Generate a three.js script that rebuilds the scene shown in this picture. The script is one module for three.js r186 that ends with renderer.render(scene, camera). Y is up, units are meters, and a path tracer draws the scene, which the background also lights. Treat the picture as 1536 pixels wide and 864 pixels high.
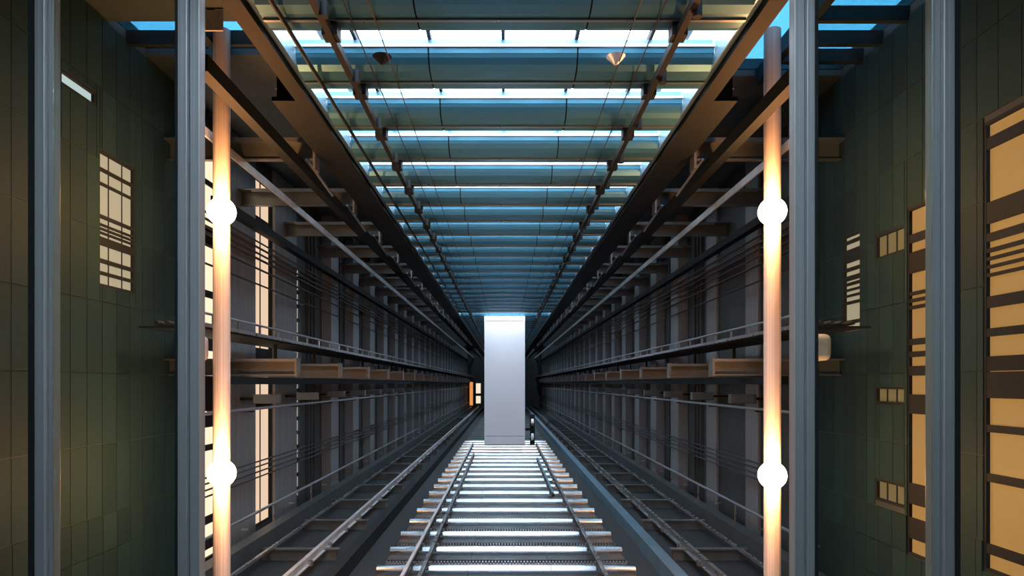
import * as THREE from 'three';
import { RoundedBoxGeometry } from 'three/addons/geometries/RoundedBoxGeometry.js';
import { mergeGeometries } from 'three/addons/utils/BufferGeometryUtils.js';
import { RectAreaLightUniformsLib } from 'three/addons/lights/RectAreaLightUniformsLib.js';

// ---------------------------------------------------------------- camera, sky, exposure
// x to the right, height Y and depth Z are measured from the camera; EYE is its height above the floor
const EYE = 3.57, FOCAL = 1000, VPX = 757, VPY = 575;
const scene = new THREE.Scene();
const camera = new THREE.PerspectiveCamera(2 * Math.atan(432 / FOCAL) * 180 / Math.PI, 1536 / 864, 0.1, 200);
camera.position.set(0, EYE, 0);
camera.lookAt(0, EYE, -10);
camera.setViewOffset(1536, 864, 768 - VPX, 432 - VPY, 1536, 864);
scene.add(camera);
scene.background = new THREE.Color().setRGB(0.80, 0.93, 1.06);
scene.backgroundIntensity = 9;
RectAreaLightUniformsLib.init();
const renderer = new THREE.WebGLRenderer();
renderer.toneMapping = THREE.LinearToneMapping;
renderer.toneMappingExposure = 1.12;
renderer.shadowMap.enabled = true;

// ---------------------------------------------------------------- helpers
let seed = 7;
const rnd = () => { seed = (seed * 1664525 + 1013904223) >>> 0; return seed / 4294967296; };
const taken = {};
const numbered = (n) => { const k = taken[n] ?? 0; taken[n] = k + 1; return k ? n + '_' + String(k).padStart(3, '0') : n; };
function box(x0, x1, y0, y1, z0, z1, round = 0) {      // x, height from the eye, depth
  const w = Math.abs(x1 - x0), h = Math.abs(y1 - y0), d = Math.abs(z1 - z0);
  const g = round ? new RoundedBoxGeometry(w, h, d, 2, round) : new THREE.BoxGeometry(w, h, d);
  if (!round) {
    const n = g.attributes.normal, u = g.attributes.uv, p = g.attributes.position;
    for (let i = 0; i < u.count; i++) {
      const ax = Math.abs(n.getX(i)), ay = Math.abs(n.getY(i));
      if (ax > .5) u.setXY(i, p.getZ(i), p.getY(i)); else if (ay > .5) u.setXY(i, p.getX(i), p.getZ(i)); else u.setXY(i, p.getX(i), p.getY(i));
    }
  }
  return g.translate((x0 + x1) / 2, EYE + (y0 + y1) / 2, -(z0 + z1) / 2);
}
const P = (x, y, z) => new THREE.Vector3(x, EYE + y, -z);
function rod(a, b, r, n = 8, r2 = r) {
  const d = b.clone().sub(a), g = new THREE.CylinderGeometry(r2, r, d.length(), n);
  g.applyQuaternion(new THREE.Quaternion().setFromUnitVectors(new THREE.Vector3(0, 1, 0), d.clone().normalize()));
  return g.translate((a.x + b.x) / 2, (a.y + b.y) / 2, (a.z + b.z) / 2);
}
const zrod = (x, y, z0, z1, r, n = 8) => rod(P(x, y, z0), P(x, y, z1), r, n);
function prism(pts, x0, x1) {                           // outline in (depth, height) swept along x
  const s = new THREE.Shape(pts.map(([z, y]) => new THREE.Vector2(z, y)));
  const g = new THREE.ExtrudeGeometry(s, { depth: x1 - x0, bevelEnabled: false });
  g.applyMatrix4(new THREE.Matrix4().set(0, 0, 1, x0, 0, 1, 0, EYE, -1, 0, 0, 0, 0, 0, 0, 1));
  return g;
}
const mg = (list) => { const a = list.map((g) => { const c = g.index ? g.toNonIndexed() : g; for (const k of Object.keys(c.attributes)) if (!['position', 'normal', 'uv'].includes(k)) c.deleteAttribute(k); return c; }); return a.length > 1 ? mergeGeometries(a) : a[0]; };
function obj(name, geos, material, parent) {
  const m = new THREE.Mesh(Array.isArray(geos) ? mg(geos) : geos, material);
  m.castShadow = m.receiveShadow = true;
  m.name = parent ? name : numbered(name);
  (parent ?? scene).add(m);
  return m;
}
// geometry is written in world coordinates; a thing's group sits at its own base and its parts are moved back by that much
function thing(name, label, category, at, group) {
  const o = new THREE.Group(); o.name = numbered(name); scene.add(o);
  o.userData = { label, category }; if (group) o.userData.group = group;
  o.position.copy(at);
  o.part = (n, geos, m, parent) => { const q = obj(n, geos, m, parent ?? o); q.geometry.translate(-at.x, -at.y, -at.z); return q; };
  return o;
}
function structure(name, label) {
  const o = new THREE.Group(); o.name = name; scene.add(o);
  o.userData = { kind: 'structure', label, category: name.replace(/_.*/, '') };
  return o;
}
// ---------------------------------------------------------------- materials
function noiseTexture(size, fn, repeat, srgb = true) {
  const d = new Uint8Array(size * size * 4);
  for (let j = 0; j < size; j++) for (let i = 0; i < size; i++) {
    const v = fn(i / size, j / size), o = (j * size + i) * 4;
    for (let k = 0; k < 3; k++) d[o + k] = Math.max(0, Math.min(255, 255 * (Array.isArray(v) ? v[k] : v)));
    d[o + 3] = 255;
  }
  const t = new THREE.DataTexture(d, size, size);
  t.wrapS = t.wrapT = THREE.RepeatWrapping; t.magFilter = THREE.LinearFilter; t.minFilter = THREE.LinearMipmapLinearFilter; t.generateMipmaps = true;
  if (srgb) t.colorSpace = THREE.SRGBColorSpace;
  t.repeat.set(...repeat); t.needsUpdate = true;
  return t;
}
function lattice(n) { const a = Array.from({ length: n * n }, rnd); return (u, v) => { const x = u * n, y = v * n, i = Math.floor(x), j = Math.floor(y), f = x - i, g = y - j, s = f * f * (3 - 2 * f), t = g * g * (3 - 2 * g), q = (p, r) => a[((r % n + n) % n) * n + ((p % n + n) % n)]; return (q(i, j) * (1 - s) + q(i + 1, j) * s) * (1 - t) + (q(i, j + 1) * (1 - s) + q(i + 1, j + 1) * s) * t; }; }
const l4 = lattice(4), l16 = lattice(16), l64 = lattice(64);
const cloudy = (u, v) => .55 * l4(u, v) + .3 * l16(u, v) + .15 * l64(u, v);
const wearMap = noiseTexture(256, (u, v) => .78 + .22 * cloudy(u, v), [.5, .5]);
const streakMap = noiseTexture(256, (u, v) => .80 + .20 * (.6 * l64(u * 1, Math.floor(v * 4) / 4) + .4 * l16(u, v)), [1, .4]);
const roughMap = noiseTexture(256, (u, v) => .6 + .4 * cloudy(u, v), [.7, .7], false);
const lin = (r, g, b) => new THREE.Color().setRGB(r, g, b);
const mat = (c, roughness, metalness = 0, extra = {}) => new THREE.MeshPhysicalMaterial({ color: c, roughness, metalness, ...extra });
const M = {
  slab: mat(lin(.009, .013, .014), .85, 0, { map: wearMap }),
  roof: mat(lin(.04, .055, .06), .7, 0, { map: wearMap }),
  wall: mat(lin(.045, .055, .055), .6, 0, { map: wearMap }),
  pilaster: mat(lin(.21, .22, .225), .5, .1, { map: streakMap }),
  tile: [0, 1, 2].map((k) => mat(lin(.008 + .0015 * k, .023 + .004 * k, .024 + .004 * k), .7, 0, { specularIntensity: .4 })),
  louvre: [0, 1].map((k) => mat(lin(.06 + .006 * k, .20 + .012 * k, .275 + .014 * k), .32, .5)),
  lip: mat(lin(.75, .78, .82), .35, .4),
  fascia: mat(lin(.25, .42, .5), .35, .6),
  dark: mat(lin(.014, .019, .020), .6, 0, { map: wearMap, specularIntensity: .45 }),
  girder: mat(lin(.012, .017, .018), .7, 0, { map: wearMap, specularIntensity: .35 }),
  steel: mat(lin(.34, .37, .39), .38, .8, { roughnessMap: roughMap }),
  zinc: mat(lin(.78, .79, .79), .42, .5, { map: wearMap }),
  bracketPaint: mat(lin(.13, .145, .145), .34, .25, { map: wearMap }),
  polished: mat(lin(.42, .46, .48), .22, 1, { roughnessMap: roughMap }),
  plate: mat(lin(.022, .03, .032), .6, .2, { roughnessMap: roughMap }),
  blueBeam: mat(lin(.14, .24, .31), .45, .4, { map: wearMap }),
  post: mat(lin(.27, .29, .29), .42, .35, { map: streakMap }),
  gasket: mat(lin(.010, .012, .012), .8, 0, { specularIntensity: .15 }),
  glass: mat(lin(.78, .86, .83), 0.0, 0, { transmission: 1, thickness: 0, ior: 1.5 }),
  roofGlass: mat(lin(.95, .97, 1), 0.0, 0, { transmission: 1, thickness: 0, ior: 1.5 }),
  smokedGlass: mat(lin(.55, .6, .63), 0.0, 0, { transmission: 1, thickness: 0, ior: 1.5 }),
  blueGlass: mat(lin(.15, .31, .40), 0.0, 0, { transmission: 1, thickness: 0, ior: 1.5 }),
  cable: mat(lin(.02, .022, .022), .6),
  wire: mat(lin(.02, .024, .026), .6),
  cream: mat(lin(.72, .62, .54), .5, 0, { map: streakMap }),
  white: mat(lin(.92, .87, .88), .45, 0, { roughnessMap: roughMap }),
  whiteTrim: mat(lin(.9, .9, .91), .4),
  globe: mat(lin(.9, .85, .8), .4, 0, { emissive: lin(1, .80, .58), emissiveIntensity: 7 }),
  barDark: mat(lin(.014, .014, .014), .7, 0, { specularIntensity: .3 }),
};

// ---------------------------------------------------------------- shell
const WX = 5.9, ROOF = 5.4, FAR = 100, FLOOR = -3.57, PIT = -3.80;
const floor = structure('floor', 'dark floor pit with rounded polished steel slats across it');
obj('slab', box(-6.4, 6.4, PIT - .3, PIT, -3.3, FAR + .3), M.slab, floor);
const back = structure('wall_back', 'dark end wall closing the far end of the hall');
obj('panel', box(-6.4, 6.4, PIT, ROOF, FAR, FAR + .3), M.wall, back);
const farWindow = structure('window_16', 'small orange and white lit window in the far end wall');
const front = structure('wall_front', 'dark wall behind the viewer');
obj('panel', box(-6.4, 6.4, PIT, ROOF, -3.3, -3), M.wall, front);

const ceiling = structure('ceiling', 'skylight ceiling of blue steel louvres between dark girders');
const roofSlab = (x0, x1, z0, z1) => obj('roof_slab', box(x0, x1, ROOF, ROOF + .3, z0, z1), M.roof, ceiling);
roofSlab(-6.4, 6.4, -3.3, -2); roofSlab(-6.4, -3.2, -2, 4.2); roofSlab(3.2, 6.4, -2, 4.2); roofSlab(-6.4, 6.4, 4.2, 5.2);
const LSL = [9.95, 10.95], RSL = [8.9, 11.7], SX = [3.32, 4.2], SZ = 12.2;           // the openings beside the girders
roofSlab(-6.4, -2.7, 5.2, LSL[0]); roofSlab(-6.4, -2.7, LSL[1], SZ); roofSlab(-6.4, -SX[1], SZ, FAR + .3); roofSlab(-SX[0], -2.7, SZ, FAR + .3);
roofSlab(2.7, 6.4, 5.2, RSL[0]); roofSlab(2.7, 6.4, RSL[1], SZ); roofSlab(SX[1], 6.4, SZ, FAR + .3); roofSlab(2.7, SX[0], SZ, FAR + .3);
for (const s of [-1, 1]) for (let z = SZ; z < FAR; z += 6) { obj('skylight_pane', box(s * SX[0], s * SX[1], ROOF + .1, ROOF + .12, z, Math.min(z + 5.9, FAR)), M.smokedGlass, ceiling); obj('skylight_bar', box(s * SX[0], s * SX[1], ROOF, ROOF + .12, z + 5.9, z + 6), M.dark, ceiling); }
roofSlab(-3.32, -2.7, ...LSL); roofSlab(2.7, 3.32, ...RSL);
obj('roof_slab', box(-6.4, -WX, ROOF, ROOF + .3, ...LSL), M.roof, ceiling); obj('roof_slab', box(WX, 6.4, ROOF, ROOF + .3, ...RSL), M.roof, ceiling);
obj('skylight_pane', box(-WX, -3.32, ROOF + .1, ROOF + .12, ...LSL), M.blueGlass, ceiling);
obj('skylight_pane', box(3.32, WX, ROOF + .1, ROOF + .12, ...RSL), M.blueGlass, ceiling);
obj('skylight_pane', box(-3.2, 3.2, ROOF + .1, ROOF + .12, -2, 4.2), M.roofGlass, ceiling);
for (const z of [10.38]) obj('skylight_bar', box(-WX, -3.32, ROOF - .12, ROOF + .1, z, z + .09), M.dark, ceiling);
for (const z of [9.7, 10.38, 10.95]) obj('skylight_bar', box(4.5, WX, ROOF - .12, ROOF + .1, z, z + .09), M.dark, ceiling);
obj('skylight_bar', box(-4.62, -4.5, ROOF - .16, ROOF + .1, ...LSL), M.dark, ceiling);
obj('skylight_bar', box(4.4, 4.52, ROOF - .16, ROOF + .1, ...RSL), M.dark, ceiling);
// longitudinal girders and the blue ends of the skylight
for (const s of [-1, 1]) {
  const X = (a, b) => s < 0 ? [-b, -a] : [a, b];
  obj('girder', [box(...X(2.78, 3.18), 4.0, ROOF, 9.3, FAR), box(...X(2.72, 3.25), 3.94, 4.0, 9.3, FAR), box(...X(2.72, 3.25), 4.42, 4.47, 9.3, FAR)], M.girder, ceiling);
  obj('girder', [box(...X(2.72, 2.80), 4.0, ROOF, 5.2, 9.3), box(...X(2.72, 2.92), 3.94, 4.0, 5.2, 9.3)], M.girder, ceiling);
  obj('fascia', box(...X(2.64, 2.71), 4.02, 4.95, 5.2, FAR), M.fascia, ceiling);
  for (let z = 9.7; z < 48; z += 1.5) obj('stiffener', box(...X(3.18, 3.24), 4.47, ROOF - .02, z, z + .05), M.steel, ceiling);
}
// glass over the louvres with its bars
for (let z = 5.2; z < 80; z += 6) obj('skylight_pane', box(-2.64, 2.64, 4.93, 4.95, z, Math.min(z + 5.97, 80)), M.roofGlass, ceiling);
for (const x of [-1.89, -.95, -.02, .91, 1.84]) obj('skylight_bar', box(x - .022, x + .022, 4.34, 4.42, 5.2, FAR), M.dark, ceiling);
// louvres: three panels and a pale lip each
const near = (z) => [[z, 4.0], [z - .12, 3.965], [z - .42, 3.955], [z - .56, 3.975], [z - .65, 4.02], [z - .70, 4.085], [z - .715, 4.125], [z - .705, 4.13], [z - .715, 4.135], [z - .72, 4.2], [z - .02, 4.2], [z, 4.17]];
const lou = [[-2.62, -.965], [-.945, .905], [.925, 2.62]].map(([a, b]) => prism(near(0), a, b));
const seams = [[-.968, -.942], [.902, .928]].map(([a, b]) => prism(near(0).map(([z, y]) => [z * .985 - .006, y + .007]), a, b));
const lipG = box(-2.63, 2.63, 4.203, 4.238, -.745, -.62), capG = [box(-2.62, 2.62, 4.24, 4.33, -.66, -.60)];
const frameG = mg(capG), beadG = box(-2.62, 2.62, 3.938, 3.957, -.33, -.29);
roofSlab(-2.7, 2.7, 80, FAR + .3);
for (let k = 0, z = 6.06; z < 80; k++, z += 1.5) {
  if (z > 38.5 && z < 39.2) continue;
  seams.forEach((g) => { const m = obj('louvre_joint', g, M.gasket, ceiling); m.position.z = -z; });
  lou.forEach((g, i) => { const m = obj('louvre_panel', g, M.louvre[(k + i) % 2], ceiling); m.position.z = -z; });
  const l = obj('louvre_lip', lipG, M.lip, ceiling); l.position.z = -z;
  const d = obj('louvre_bead', beadG, M.steel, ceiling); d.position.z = -z;
  const f = obj('louvre_rail', frameG, M.fascia, ceiling); f.position.z = -z;
}

const PIL = { '-1': [[14.05, 15.55, .1], [16.85, 18.6, .1]], '1': [[15.3, 16.08, .1], [18.3, 19.2, .1]] };
for (const k of ['-1', '1']) for (let z0 = 21.4; z0 < FAR - 1; z0 += 3.1) PIL[k].push([z0, z0 + .95, .34]);
const RIB = []; for (let z0 = 19.6; z0 < 62; z0 += 3.1) for (const f of [.12, .45, .78]) RIB.push(z0 + f);
const face = (s, z) => { const p = PIL[s].find(([a, b]) => z > a - .16 && z < b + .16); return p ? WX - p[2] - .004 : RIB.some((r) => z > r - .15 && z < r + .23) ? WX - .104 : z < 12.8 ? WX - .032 : WX - .002; };
const ORD = 'first second third fourth fifth sixth seventh eighth ninth tenth eleventh twelfth thirteenth fourteenth fifteenth sixteenth seventeenth eighteenth nineteenth twentieth twenty-first'.split(' ');
// side walls: solid panels round the lit windows
// [near depth, far depth, bottom, top, [linear colour], strength, horizontal bars [height, thickness], uprights [depth, thickness]]
const peach = [1.0, .72, .50], amber = [.95, .40, .10], dimAmber = [.5, .33, .12];
const WIN = {
  '-1': [
    [8.85, 9.62, 3.98, 4.2, [.85, .95, 1], .8, [], []],
    [9.69, 10.63, 1.42, 3.42, peach, .62, [[3.14, .05], [2.93, .04], [2.45, .05], [2.33, .03], [2.27, .03], [2.21, .03], [2.09, .12], [1.80, .06], [1.62, .05]], [[10.0, .02], [10.35, .02]]],
    [12.55, 14.0, -3.5, 4.9, peach, 1.15, [[4.0, .1], [2.95, .38], [1.78, .14], [.9, .5], [-.2, .7], [-.75, .25], [-1.28, .12], [-2.72, .16], [-3.2, .2]], [[13.62, .05]]],
    [15.62, 16.8, -3.4, 4.9, peach, .75, [[3.9, .2], [.6, .5], [-.45, .3]], [[16.2, .06]]],
    [18.95, 19.14, -3.2, 3.3, [1, .95, .88], .9, Array.from({ length: 16 }, (_, i) => [-3 + i * .4, .1]), []],
    [26.2, 26.5, -3.2, 3.0, amber, .35, [[.8, .5], [-.4, .3]], []],
  ],
  '1': [
    [7.45, 8.2, -2.3, 3.2, amber, .55, [[2.93, .14], [2.08, .26], [1.78, .1], [1.62, .05], [1.52, .04], [1.42, .04], [1.32, .04], [.99, .14], [.62, .1], [.24, .18], [-.02, .32], [-.55, .09], [-1.15, .1], [-2.02, .12]], []],
    [9.15, 9.76, -2.5, 2.55, amber, .5, [[2.1, .12], [1.75, .3], [1.3, .05], [1.2, .05], [1.1, .05], [.6, .09], [.42, .08], [.18, .14], [-.3, .28], [-1.6, .3], [-2.1, .3]], []],
    [9.82, 10.6, -1.85, -1.5, dimAmber, .3, [], [[10.1, .03], [10.35, .03]]],
    [9.82, 10.6, -.32, -.05, dimAmber, .35, [], [[10.1, .03], [10.35, .03]]],
    [9.82, 10.6, 1.95, 2.35, dimAmber, .35, [], [[10.1, .03], [10.35, .03]]],
    [11.05, 11.62, .85, 2.55, peach, .5, [[2.42, .06], [2.18, .22], [1.95, .06], [1.8, .08], [1.7, .05], [1.6, .04], [1.5, .04], [1.38, .05], [1.05, .06]], []],
    [13.58, 13.7, -2.4, 3.2, [1, .9, .8], .8, [[2.6, .35], [2.1, .9], [.9, 1.2], [-.4, .5], [-1.3, .9]], []],
    [16.15, 16.32, -3, 2.4, [1, .88, .75], .6, Array.from({ length: 11 }, (_, i) => [-2.8 + i * .5, .22]), []],
    [19.28, 19.46, -3, 3.4, [1, .95, .88], .6, Array.from({ length: 12 }, (_, i) => [-2.9 + i * .53, .26]), []],
  ],
};
const glow = new Map();
const glowMat = (c, s) => { const k = c + '|' + s; if (!glow.has(k)) glow.set(k, mat(lin(.05, .045, .04), .6, 0, { specularIntensity: .4, emissive: lin(...c), emissiveIntensity: s })); return glow.get(k); };
let winNo = 0;
const WLAB = ['thin white lit slot high on the tiled wall', 'short peach window with dark bars in the tiled wall', 'tall peach window behind the light-streak column', 'tall peach window between two pilasters', 'narrow dotted white slot after the second pilaster', 'dim orange slit far along the peach-window wall',
  'tall amber window with many bars, nearest the lobby side', 'tall amber window slot beside three small dim windows', 'lowest of three small dim windows in the tiles', 'middle of three small dim windows in the tiles', 'uppermost of three small dim windows in the tiles', 'short peach barred window in the tiles by the light-streak column', 'narrow broken light slot behind the light-streak column', 'narrow dotted slot after the first pilaster', 'narrow dotted slot after the second pilaster on the amber-window wall'];
const walls = {};
for (const s of [-1, 1]) {
  const X = (a, b) => s < 0 ? [-b, -a] : [a, b];
  const w = walls[s] = structure(s < 0 ? 'wall_left' : 'wall_right', s < 0 ? 'dark wall with tiles, pilasters and tall peach windows beside the steel track' : 'dark wall with tiles, pilasters and amber window slots behind the glass');
  const cols = [...new Set(WIN[s].map((q) => q[0]))].sort((a, b) => a - b);
  let z = -3.3;
  for (const z0 of cols) {
    const ws = WIN[s].filter((q) => q[0] === z0).sort((a, b) => a[2] - b[2]), z1 = ws[0][1];
    obj('wall_panel', box(...X(WX, WX + .3), PIT, ROOF, z, z0), M.wall, w);
    let y = PIT;
    for (const q of ws) { obj('wall_panel', box(...X(WX, WX + .3), y, q[2], z0, z1), M.wall, w); y = q[3]; }
    obj('wall_panel', box(...X(WX, WX + .3), y, ROOF, z0, z1), M.wall, w);
    z = z1;
  }
  obj('wall_panel', box(...X(WX, WX + .3), PIT, ROOF, z, FAR + .3), M.wall, w);
  for (const [z0, z1, y0, y1, c, str, hb, vb] of WIN[s]) {
    const n = ++winNo, g = new THREE.Group(); g.name = 'window_' + n; scene.add(g);
    g.userData = { kind: 'structure', category: 'window', label: WLAB[n - 1] };
    obj('pane', box(...X(WX + .05, WX + .1), y0, y1, z0, z1), glowMat(c, str), g);
    if (z1 - z0 > .5) for (const [a, b, d, e] of [[y0, y0 + .04, z0, z1], [y1 - .04, y1, z0, z1], [y0 + .04, y1 - .04, z0, z0 + .03], [y0 + .04, y1 - .04, z1 - .03, z1]]) obj('frame', box(...X(WX - .0, WX + .05), a, b, d, e), M.barDark, g);
    for (const [y, t] of hb) if (y - t / 2 > y0 && y + t / 2 < y1) obj('bar', box(...X(WX + .005, WX + .04), y - t / 2, y + t / 2, z0, z1), M.barDark, g);
    for (const [zz, t] of vb) obj('bar', box(...X(WX + .04, WX + .049), y0, y1, zz - t / 2, zz + t / 2), M.barDark, g);
    if (y1 - y0 > 1.5 && z1 - z0 > .4) {
      const L = new THREE.RectAreaLight(lin(...c), str * .8, z1 - z0, y1 - y0);
      L.position.set(s * (WX - .04), EYE + (y0 + y1) / 2, -(z0 + z1) / 2); L.lookAt(0, EYE + (y0 + y1) / 2, -(z0 + z1) / 2); L.name = 'window_light'; scene.add(L);
    }
  }
  // tiles before the glass line and behind it, as far as they can be told apart
  const rows = []; for (let i = 0; i < 3; i++) rows.push([FLOOR + i * .547, FLOOR + (i + 1) * .547]);
  for (let i = 0; i < 7; i++) rows.push([-1.93 + i * 1.04, -1.93 + (i + 1) * 1.04]);
  for (let c = 0; c < 18; c++) rows.forEach(([a, b], r) => {
    const c0 = 6.15 + c * .36, cut = [c0, ...WIN[s].filter((q) => q[3] > a && q[2] < b).flatMap((q) => [q[0], q[1]]).filter((e) => e > c0 + .03 && e < c0 + .33).sort((p, q) => p - q), c0 + .36];
    for (let i = 0; i + 1 < cut.length; i++) {
      const z0 = cut[i], z1 = cut[i + 1];
      if (z1 - z0 < .03) continue;
      const put = (y0, y1) => { if (y1 - y0 > .08) obj('tile', box(...X(WX - (r < 3 ? .03 : .015), WX), y0 + .006, y1 - .006, z0 + .006, z1 - .006), M.tile[Math.floor(rnd() * 3)], w); };
      let lo = a;
      for (const q of WIN[s].filter((q) => z0 < q[1] - .01 && z1 > q[0] + .01 && q[3] > a && q[2] < b).sort((p, q) => p[2] - q[2])) { put(lo, Math.min(b, q[2])); lo = Math.max(lo, q[3]); }
      put(lo, b);
    }
  });
  // pilasters
  const pil = PIL[s];
  for (const [a, b, d] of pil) obj('pilaster', box(...X(WX - d, WX), FLOOR, ROOF, a, b, .03), M.pilaster, w);
  for (const r of RIB) obj('wall_rib', box(...X(WX - .1, WX), FLOOR, ROOF, r, r + .08), M.wall, w);
}
obj('pane', box(-5.25, -4.75, -3.3, .2, FAR - .06, FAR), glowMat([1, .38, .1], .7), farWindow);
for (const [y0, y1] of [[-1.5, 0], [-3.0, -1.9]]) obj('pane', box(-4.3, -3.6, y0, y1, FAR - .06, FAR), glowMat([1, .8, .6], .9), farWindow);
obj('frame', box(-4.72, -4.34, -3.4, .3, FAR - .1, FAR), M.barDark, farWindow);


// floor slats with a toothed strip between each pair
const dome = (() => { const p = []; for (let i = 0; i <= 12; i++) { const a = Math.PI * i / 12; p.push([-.12 * Math.cos(a), PIT + .12 + .11 * Math.sin(a)]); } return [[-.125, PIT + .062], ...p, [.125, PIT + .062]]; })();
const slatSpans = [[-2.5, -.72], [-.71, .9], [.91, 2.56]];
const slatG = slatSpans.map(([a, b]) => prism(dome, a, b)), plateG = slatSpans.map(([a, b]) => box(a, b, PIT, PIT + .06, -.5, .52));
const toothG = mg(Array.from({ length: 76 }, (_, i) => box(-2.45 + i * .066, -2.45 + i * .066 + .034, PIT + .02, PIT + .12, .62, .70)).concat(box(-2.5, 2.56, PIT, PIT + .02, .56, .92)));
for (let k = 0, z = 7.12; z < FAR - 1; k++, z += 1.5) {
  if (z < 42) slatG.forEach((g) => { const m = obj('floor_slat', g, M.polished, floor); m.position.z = -z; });
  plateG.forEach((g) => { const m = obj('floor_plate', g, M.plate, floor); m.position.z = -z; });
  if (z < 32) { const t = obj('toothed_strip', toothG, M.steel, floor); t.position.z = -z; t.userData.kind = 'stuff'; }
}

// ---------------------------------------------------------------- lift car
{
  const t = thing('lift_car', 'tall white lift car standing at the middle of the hall', 'lift', P(0, FLOOR, 40.2));
  t.part('body', box(-1.15, 1.15, FLOOR, 3.9, 39.06, 41.4), M.white);
  t.part('front_panel', box(-1.12, 1.12, -3.07, 3.62, 39.02, 39.06), M.white);
  for (const y of [3.64, -3.09]) t.part('seam', box(-1.12, 1.12, y - .02, y + .02, 39.04, 39.06), M.steel);
  t.part('header_panel', box(-1.12, 1.12, 3.66, 3.9, 39.02, 39.06), M.white);
  t.part('skirt_panel', box(-1.12, 1.12, FLOOR, -3.11, 39.02, 39.06), M.white);
  for (const s of [-1, 1]) t.part('corner_trim', box(s * 1.19, s * 1.125, FLOOR, 3.93, 39.0, 39.12, .015), M.whiteTrim);
  t.part('roof_plate', box(-1.19, 1.19, 3.9, 3.93, 39.0, 41.45), M.whiteTrim);
}

// ---------------------------------------------------------------- glass partitions
for (const s of [-1, 1]) {
  const L = s < 0;
  const Z = 6, px = (a) => (a - VPX) * Z / FOCAL;
  const t = thing('glass_partition', L ? 'tall glazed screen with grey metal posts before the tall peach windows' : 'tall glazed screen with grey metal posts before the amber window slots', 'glass screen', P(s * 4.3, FLOOR, Z));
  const y0 = FLOOR - .2, y1 = ROOF - .01;
  const post = (a, b, d, m, n = 'post') => t.part(n, box(px(a), px(b), y0, y1, Z + d[0], Z + d[1], .008), m);
  if (L) {
    post(270, 284, [-.05, .06], M.post); post(284.5, 299, [.0, .12], M.post, 'frame_member'); post(265, 270, [-.04, .04], M.gasket, 'gasket');
    post(57, 72, [-.05, .06], M.post); post(46, 57, [-.04, .05], M.gasket, 'gasket'); post(72, 80, [.0, .1], M.post, 'frame_member');
    t.part('pane', box(px(80), px(265), y0, y1, Z - .006, Z + .006), M.glass); t.part('pane', box(-WX + .04, px(46), y0, y1, Z - .006, Z + .006), M.glass);
  } else {
    post(1192, 1207, [.0, .12], M.post, 'frame_member'); post(1207, 1219, [-.05, .06], M.post); post(1219, 1225, [-.04, .04], M.gasket, 'gasket');
    post(1398, 1411, [.0, .1], M.post, 'frame_member'); post(1411, 1427, [-.05, .06], M.post); post(1427, 1437, [-.04, .05], M.gasket, 'gasket');
    t.part('pane', box(px(1225), px(1398), y0, y1, Z - .006, Z + .006), M.glass); t.part('pane', box(px(1437), WX - .04, y0, y1, Z - .006, Z + .006), M.glass);
  }
  t.part('sill', box(s * 2.7, s * (WX - .04), PIT, y0, Z - .1, Z + .1), M.dark);
}

// ---------------------------------------------------------------- cream columns built in place of light streaks, and the globe lamps
for (const s of [-1, 1]) {
  const side = s < 0 ? 'by the peach windows' : 'by the amber-window wall';
  const k = s < 0 ? -.4245 : .4015, xc = k * 10.2, xl = k * 9.86;
  const t = thing('light_streak_column', 'round cream column standing for the light streak through two globe lamps ' + side, 'column', P(xc, PIT, 10.2));
  t.part('shaft', rod(P(xc, PIT, 10.2), P(xc, ROOF, 10.2), .125, 32), M.cream);
  t.part('base_ring', rod(P(xc, PIT, 10.2), P(xc, PIT + .1, 10.2), .2, 32), M.steel);
  for (const y of [2.54, s < 0 ? -1.33 : -1.36]) {
    const l = thing('globe_lamp', 'glowing warm globe lamp, the ' + (y > 0 ? 'upper' : 'lower') + ' one on the light-streak column ' + side, 'lamp', P(xl, y, 9.86));
    const g = new THREE.SphereGeometry(.205, 32, 20); g.translate(xl, EYE + y, -9.86); l.part('globe', g, M.globe);
    l.part('arm', rod(P(xl, y - .0, 10.03), P(xl + (xc - xl) * .5, y, 10.075), .035, 12), M.steel);
    l.part('collar', rod(P(xl, y, 10.015), P(xl, y, 10.05), .085, 20), M.steel);
    const q = new THREE.PointLight(lin(1, .40, .13), 31); q.position.copy(P(xl, y, 9.86)); q.castShadow = true; q.shadow.radius = 8; q.name = 'globe_light'; scene.add(q);
  }
}

// ---------------------------------------------------------------- overhead rails, wires
for (const s of [-1, 1]) {
  const nm = s < 0 ? 'on the peach-window side' : 'on the amber-window side', x = s * 1.91;
  const t = thing('overhead_rail', 'dark overhead rail clamped below the skylight louvres ' + nm, 'rail', P(x, 3.85, 6));
  t.part('rail', box(x - .035, x + .035, 3.79, 3.88, 5.3, 70), M.dark);
  for (let z = 6.06; z < 48; z += 1.5) { t.part('clamp', box(x - .085, x + .085, 3.80, 3.96, z - .3, z - .12), M.dark); t.part('clamp_bolt', rod(P(x + .06, 3.74, z - .75), P(x + .06, 3.90, z - .75), .05, 8), M.dark); }
  for (const [xx, yy, r, w1] of [[1.4, 3.93, .007, 'second'], [1.66, 3.93, .007, 'first']]) { const w = obj('ceiling_wire', zrod(s * xx, yy, 5.3, 60, r, 6), M.wire); w.userData = { label: w1 + ' thin wire in from the overhead rail ' + nm, category: 'wire', group: 'thin wires under the skylight ' + nm }; }
}
{ const w = obj('conduit', zrod(-2.38, 3.9, 5.3, 70, .026), M.dark); w.userData = { label: 'dark conduit under the louvres outside the overhead rail', category: 'conduit' }; }
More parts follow.
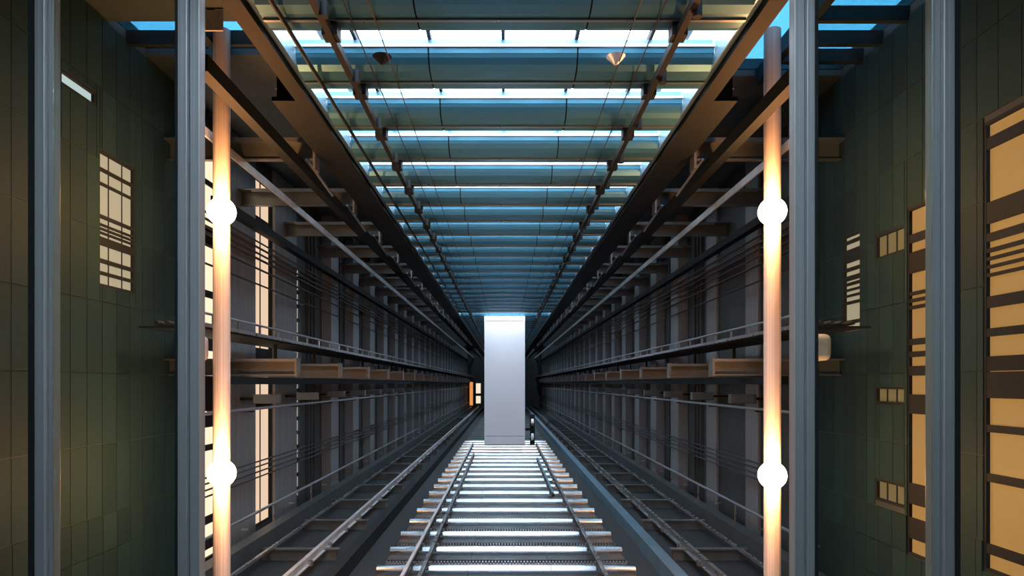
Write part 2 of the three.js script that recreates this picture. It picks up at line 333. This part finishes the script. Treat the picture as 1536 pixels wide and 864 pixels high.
for (const x of [-1.50, 1.36]) {
  const t = thing('spotlight', x < 0 ? 'small unlit V-shaped fitting under the second louvre, peach-window side' : 'small pale V-shaped fitting under the second louvre, amber-window side', 'spotlight', P(x, 4.0, 8.2));
  t.part('head', rod(P(x, 3.9, 8.16), P(x, 4.0, 8.16), .02, 12, .12), x < 0 ? M.dark : M.lip);
  t.part('stem', rod(P(x, 3.98, 8.2), P(x, 4.06, 8.36), .015, 8), M.dark);
}

// ---------------------------------------------------------------- side structures
const BZ = 11.6;                                          // first bracket line, then every three metres
for (const s of [-1, 1]) {
  const L = s < 0, X = (a, b) => L ? [-b, -a] : [a, b], side = L ? 'peach-window wall' : 'amber-window wall';
  const long = (name, label, cat, x0, x1, y0, y1, m, z0 = 6.2, z1 = FAR) => { const t = obj(name, box(...X(x0, x1), y0, y1, z0, z1), m); t.userData = { label, category: cat }; return t; };
  // upper brackets
  for (let k = 0; k < 20; k++) {
    const z = BZ + 3 * k, e = face(s, z);
    const b = thing('roof_bracket', 'pale-flanged channel bracket under the roof of the ' + side + ', ' + ORD[k] + ' from the glass screen', 'bracket', P(s * e, 4.05, z), 'roof brackets along the ' + side);
    b.part('web', box(...X(3.3, e), 3.92, 4.2, z + .1, z + .13), M.bracketPaint);
    b.part('top_flange', box(...X(3.3, e), 4.2, 4.235, z - .12, z + .13), M.bracketPaint);
    b.part('lip', box(...X(3.3, 5.5), 4.16, 4.2, z - .125, z - .105), M.bracketPaint);
    b.part('bottom_flange', box(...X(3.3, e), 3.9, 3.92, z + .02, z + .13), M.bracketPaint);
    if (k > 15) continue;
    b.part('hanger', rod(P(s * 3.42, 4.235, z - .04), P(s * 3.42, ROOF, z - .04), .035, 10), M.zinc);
    b.part('end_plate', box(...X(3.26, 3.30), 3.7, 4.4, z - .14, z + .14), M.steel);
    b.part('lug', box(...X(4.0, 4.12), 4.235, 4.4, z - .05, z + .05, .01), M.steel);
    b.part('strut', rod(P(s * 3.45, 3.9, z), P(s * 3.3, 3.6, z + 1.2), .022, 8), M.steel);
  }
  long('longitudinal_beam', 'dark square beam under the roof brackets of the ' + side, 'beam', 3.52, 3.68, 3.70, 3.9, M.girder, 7.9);
  const ang = thing('angle_runner', 'pale-edged angle runner under the roof brackets nearer the ' + side, 'beam', P(s * 4.6, 3.84, 6.2));
  ang.part('leg', box(...X(4.54, 4.66), 3.86, 3.9, 10.1, FAR), M.zinc); ang.part('leg', box(...X(4.54, 4.57), 3.76, 3.86, 10.1, FAR), M.zinc);
  long('wall_beam', 'dark beam fixed high on the pilasters of the ' + side, 'beam', 5.38, 5.56, 3.38, 3.55, M.girder, 12.6, FAR);
  // cables on the wall
  [3.16, 3.02, 2.9, 2.76, 2.55, 2.2].forEach((y, i) => { const c = obj('wall_cable', zrod(s * (5.5 + rnd() * .04), y + rnd() * .04, 12, FAR, .018 + rnd() * .012, 6), M.cable); c.userData = { label: 'thin black cable on the upper ' + side + ', ' + ORD[i] + ' below the high beam', category: 'cable', group: 'cables along the upper ' + side }; });
  [-1.75, -1.86, -1.98, -2.1].forEach((y, i) => { const c = obj('wall_cable', zrod(s * 5.52, y, 12, FAR, .018, 6), M.cable); c.userData = { label: 'thin black cable on the lower ' + side + ', ' + ORD[3 - i] + ' above the handrail', category: 'cable', group: 'cables along the lower ' + side }; });
  // cable tray at eye level
  const tr = thing('cable_tray', 'long steel cable tray with double edge rail along the ' + side, 'cable tray', P(s * 4.6, .85, 6.2));
  tr.part('tray_floor', box(...X(4.62, 5.55), .84, .87, 10.1, FAR), M.girder);
  tr.part('edge_rail', zrod(s * 4.6, 1.08, 10.1, FAR, .022), M.steel); tr.part('edge_rail', box(...X(4.575, 4.625), .87, .93, 10.1, FAR), M.steel);
  for (let z = 10.5; z < 50; z += 1) tr.part('upright', box(...X(4.585, 4.615), .93, 1.07, z, z + .05), M.steel);
  for (let i = 0; i < 4; i++) { const c = obj('tray_cable', zrod(s * (4.8 + i * .16), .92, 10.1, FAR, .035, 8), M.cable); c.userData = { label: 'thick black cable in the tray on the ' + side + ', ' + ORD[i] + ' from its edge rail', category: 'cable', group: 'cables in the tray on the ' + side }; }
  for (let k = 0; k < 20; k++) {
    const z = BZ + 3 * k, e = face(s, z);
    const b = thing('channel_bracket', 'deep channel beam under the cable tray of the ' + side + ', ' + ORD[k] + ' from the glass screen', 'bracket', P(s * e, .3, z), 'channel beams along the ' + side);
    b.part('web', box(...X(3.62, e), .16, .40, z + .08, z + .11), M.bracketPaint);
    b.part('top_flange', box(...X(3.62, e), .40, .425, z - .12, z + .11), M.bracketPaint);
    b.part('lip', box(...X(3.62, 5.4), .375, .40, z - .12, z - .1), M.bracketPaint);
    b.part('bottom_flange', box(...X(3.62, e), .135, .16, z + .02, z + .11), M.bracketPaint);
    b.part('end_plate', box(...X(3.58, 3.62), .12, .44, z - .12, z + .11), M.bracketPaint);
    b.part('post', box(...X(5.0, 5.06), .425, .84, z, z + .05), M.dark);
  }
  long('wall_beam', 'dark beam at eye level under the tray arms of the ' + side, 'beam', 5.2, 5.36, -.02, .13, M.girder, 12.6, FAR);
  const pipe = thing('pipe_run', 'slim steel pipe held off the ' + side + ' below the tray', 'pipe', P(s * 5.0, -.5, 8));
  pipe.part('pipe', zrod(s * 5.0, -.51, 10.9, FAR, .028, 10), M.steel);
  for (let k = 0; k < 16; k++) { const z = 13.2 + 3 * k; pipe.part('stand_off', box(...X(4.97, face(s, z)), -.57, -.54, z, z + .06), M.dark); }
  for (let k = 0; k < 9; k++) {
    const z = 14.55 + 3 * k, jb = thing('junction_box', 'steel junction box above the pipe of the ' + side + ', ' + ORD[k] + ' from the glass screen', 'junction box', P(s * 5.3, -.35, z), 'junction boxes along the ' + side);
    jb.part('housing', box(...X(4.94, 5.5), -.44, -.24, z, z + .2, .015), M.bracketPaint); jb.part('lid', box(...X(4.97, 5.47), -.42, -.26, z - .02, z), M.bracketPaint); jb.part('mount', box(...X(5.5, face(s, z + .1)), -.37, -.31, z + .05, z + .15), M.dark);
  }
  const hb = thing('motor_housing', 'rounded grey housing hung below the cable tray beside the glass screen of the ' + side, 'housing', P(s * 4.7, .6, 10));
  { const x0 = L ? -4.75 : 4.72; hb.part('shell', box(x0 - .16, x0 + .16, .34, .74, 9.9, 10.4, .09), M.zinc); hb.part('hanger', box(x0 - .04, x0 + .04, .72, .84, 10.1, 10.2), M.dark); }

  // track beside the slats
  const tk = thing('side_track', 'floor track of steel rail and cross bars beside the ' + side, 'track', P(s * 4.4, PIT, 8));
  tk.part('rail', [box(...X(3.85, 3.93), -3.46, -3.40, 7, FAR), box(...X(3.875, 3.905), -3.56, -3.46, 7, FAR), box(...X(3.83, 3.95), -3.58, -3.56, 7, FAR)], L ? M.zinc : M.steel);
  for (let k = 0; k < 21; k++) {
    const z = 8.3 + 3 * k;
    const r = tk.part('cross_bar', box(...X(3.6, 5.2), PIT, -3.58, z, z + .06), M.bracketPaint); tk.part('bar_flange', box(...X(3.55, 5.2), -3.58, -3.545, z - .05, z + .11), M.bracketPaint, r);
    for (const d of [0, 1.5]) tk.part('rail_clamp', box(...X(3.80, 3.98), -3.60, -3.50, z + d + .3, z + d + .42), M.steel);
  }
  tk.part('outer_rail', box(...X(4.93, 4.99), -3.53, -3.47, 7, FAR), M.steel);
  long('trough_beam', L ? 'dark flat-topped beam beside the slats on the peach-window side' : 'blue-grey flat-topped beam beside the slats on the amber-window side', 'beam', 3.08, 3.32, PIT, -3.48, L ? M.girder : M.blueBeam, 7, FAR);
  long('kerb', 'low concrete-grey kerb at the foot of the ' + side, 'kerb', 5.22, 5.5, PIT, -3.28, M.wall, 7, FAR);
  const hr = thing('handrail', 'slim steel handrail on stanchions before the ' + side, 'handrail', P(s * 5.4, -3.28, 8));
  hr.part('rail', zrod(s * 5.4, -2.81, 11.5, FAR, .032, 10), M.steel);
  for (let k = 0; k < 20; k++) { const z = 12.6 + 3 * k; hr.part('stanchion', rod(P(s * 5.4, -3.28, z), P(s * 5.4, -2.81, z), .022, 8), M.steel); hr.part('bracket', box(...X(5.25, 5.38), -3.0, -2.97, z + 1, z + 1.05), M.steel); }
}
// rails on the slats
for (const [x, z0, z1, m, lab] of [[-1.85, 9, 38.6, M.zinc, 'outer pale rail lying on the floor slats, peach-window side'], [-1.54, 9, 33, M.steel, 'inner steel rail lying on the floor slats, peach-window side'], [1.84, 9, 38.6, M.steel, 'outer steel rail lying on the floor slats, amber-window side'], [1.53, 21, 31, M.blueBeam, 'short blue-grey rail lying on the floor slats, amber-window side']]) {
  const t = thing('floor_rail', lab, 'rail', P(x, FLOOR, z0));
  t.part('head', box(x - .03, x + .03, -3.49, -3.45, z0, z1), m); t.part('foot', box(x - .045, x + .045, FLOOR, -3.49, z0, z1), M.dark);
  for (let z = Math.ceil((z0 - 7.12) / 1.5) * 1.5 + 7.12; z < z1; z += 1.5) t.part('clip', box(x - .08, x + .08, FLOOR, -3.51, z - .04, z + .04), M.steel);
}
{ const t = thing('hanging_board', 'small cream board hung from the roof beside the light-streak column by the peach windows', 'board', P(-4.2, 5.08, 9.6));
  t.part('board', box(-4.42, -4.06, 5.08, 5.38, 9.6, 9.63, .01), M.cream); t.part('fixing', box(-4.3, -4.2, 5.36, ROOF, 9.63, 9.66), M.dark); }
// guide shoes beside the lift car
for (const [x, y, lab, c] of [[1.62, FLOOR, 'white roller guide shoe at the foot of the lift car', M.white]]) {
  const t = thing('guide_shoe', lab, 'guide shoe', P(x, y, 38.9));
  const arm = x > 0 ? [1.2, 1.5] : [-1.64, -1.2];
  t.part('backplate', box(x - .14, x + .14, y, y + 1.75, 38.98, 39.04), M.dark);
  for (const q of [.45, 1.3]) { const r = t.part('roller', rod(P(x - .07, y + q, 38.9), P(x + .07, y + q, 38.9), .2, 18), c); t.part('axle', rod(P(x - .1, y + q, 38.9), P(x + .1, y + q, 38.9), .05, 10), M.steel, r); }
  t.part('bracket', box(...arm, y + .8, y + .95, 39.0, 39.1), M.dark);
}

scene.traverse((o) => { if (o.isMesh) { o.castShadow = true; o.receiveShadow = true; } });
renderer.render(scene, camera);
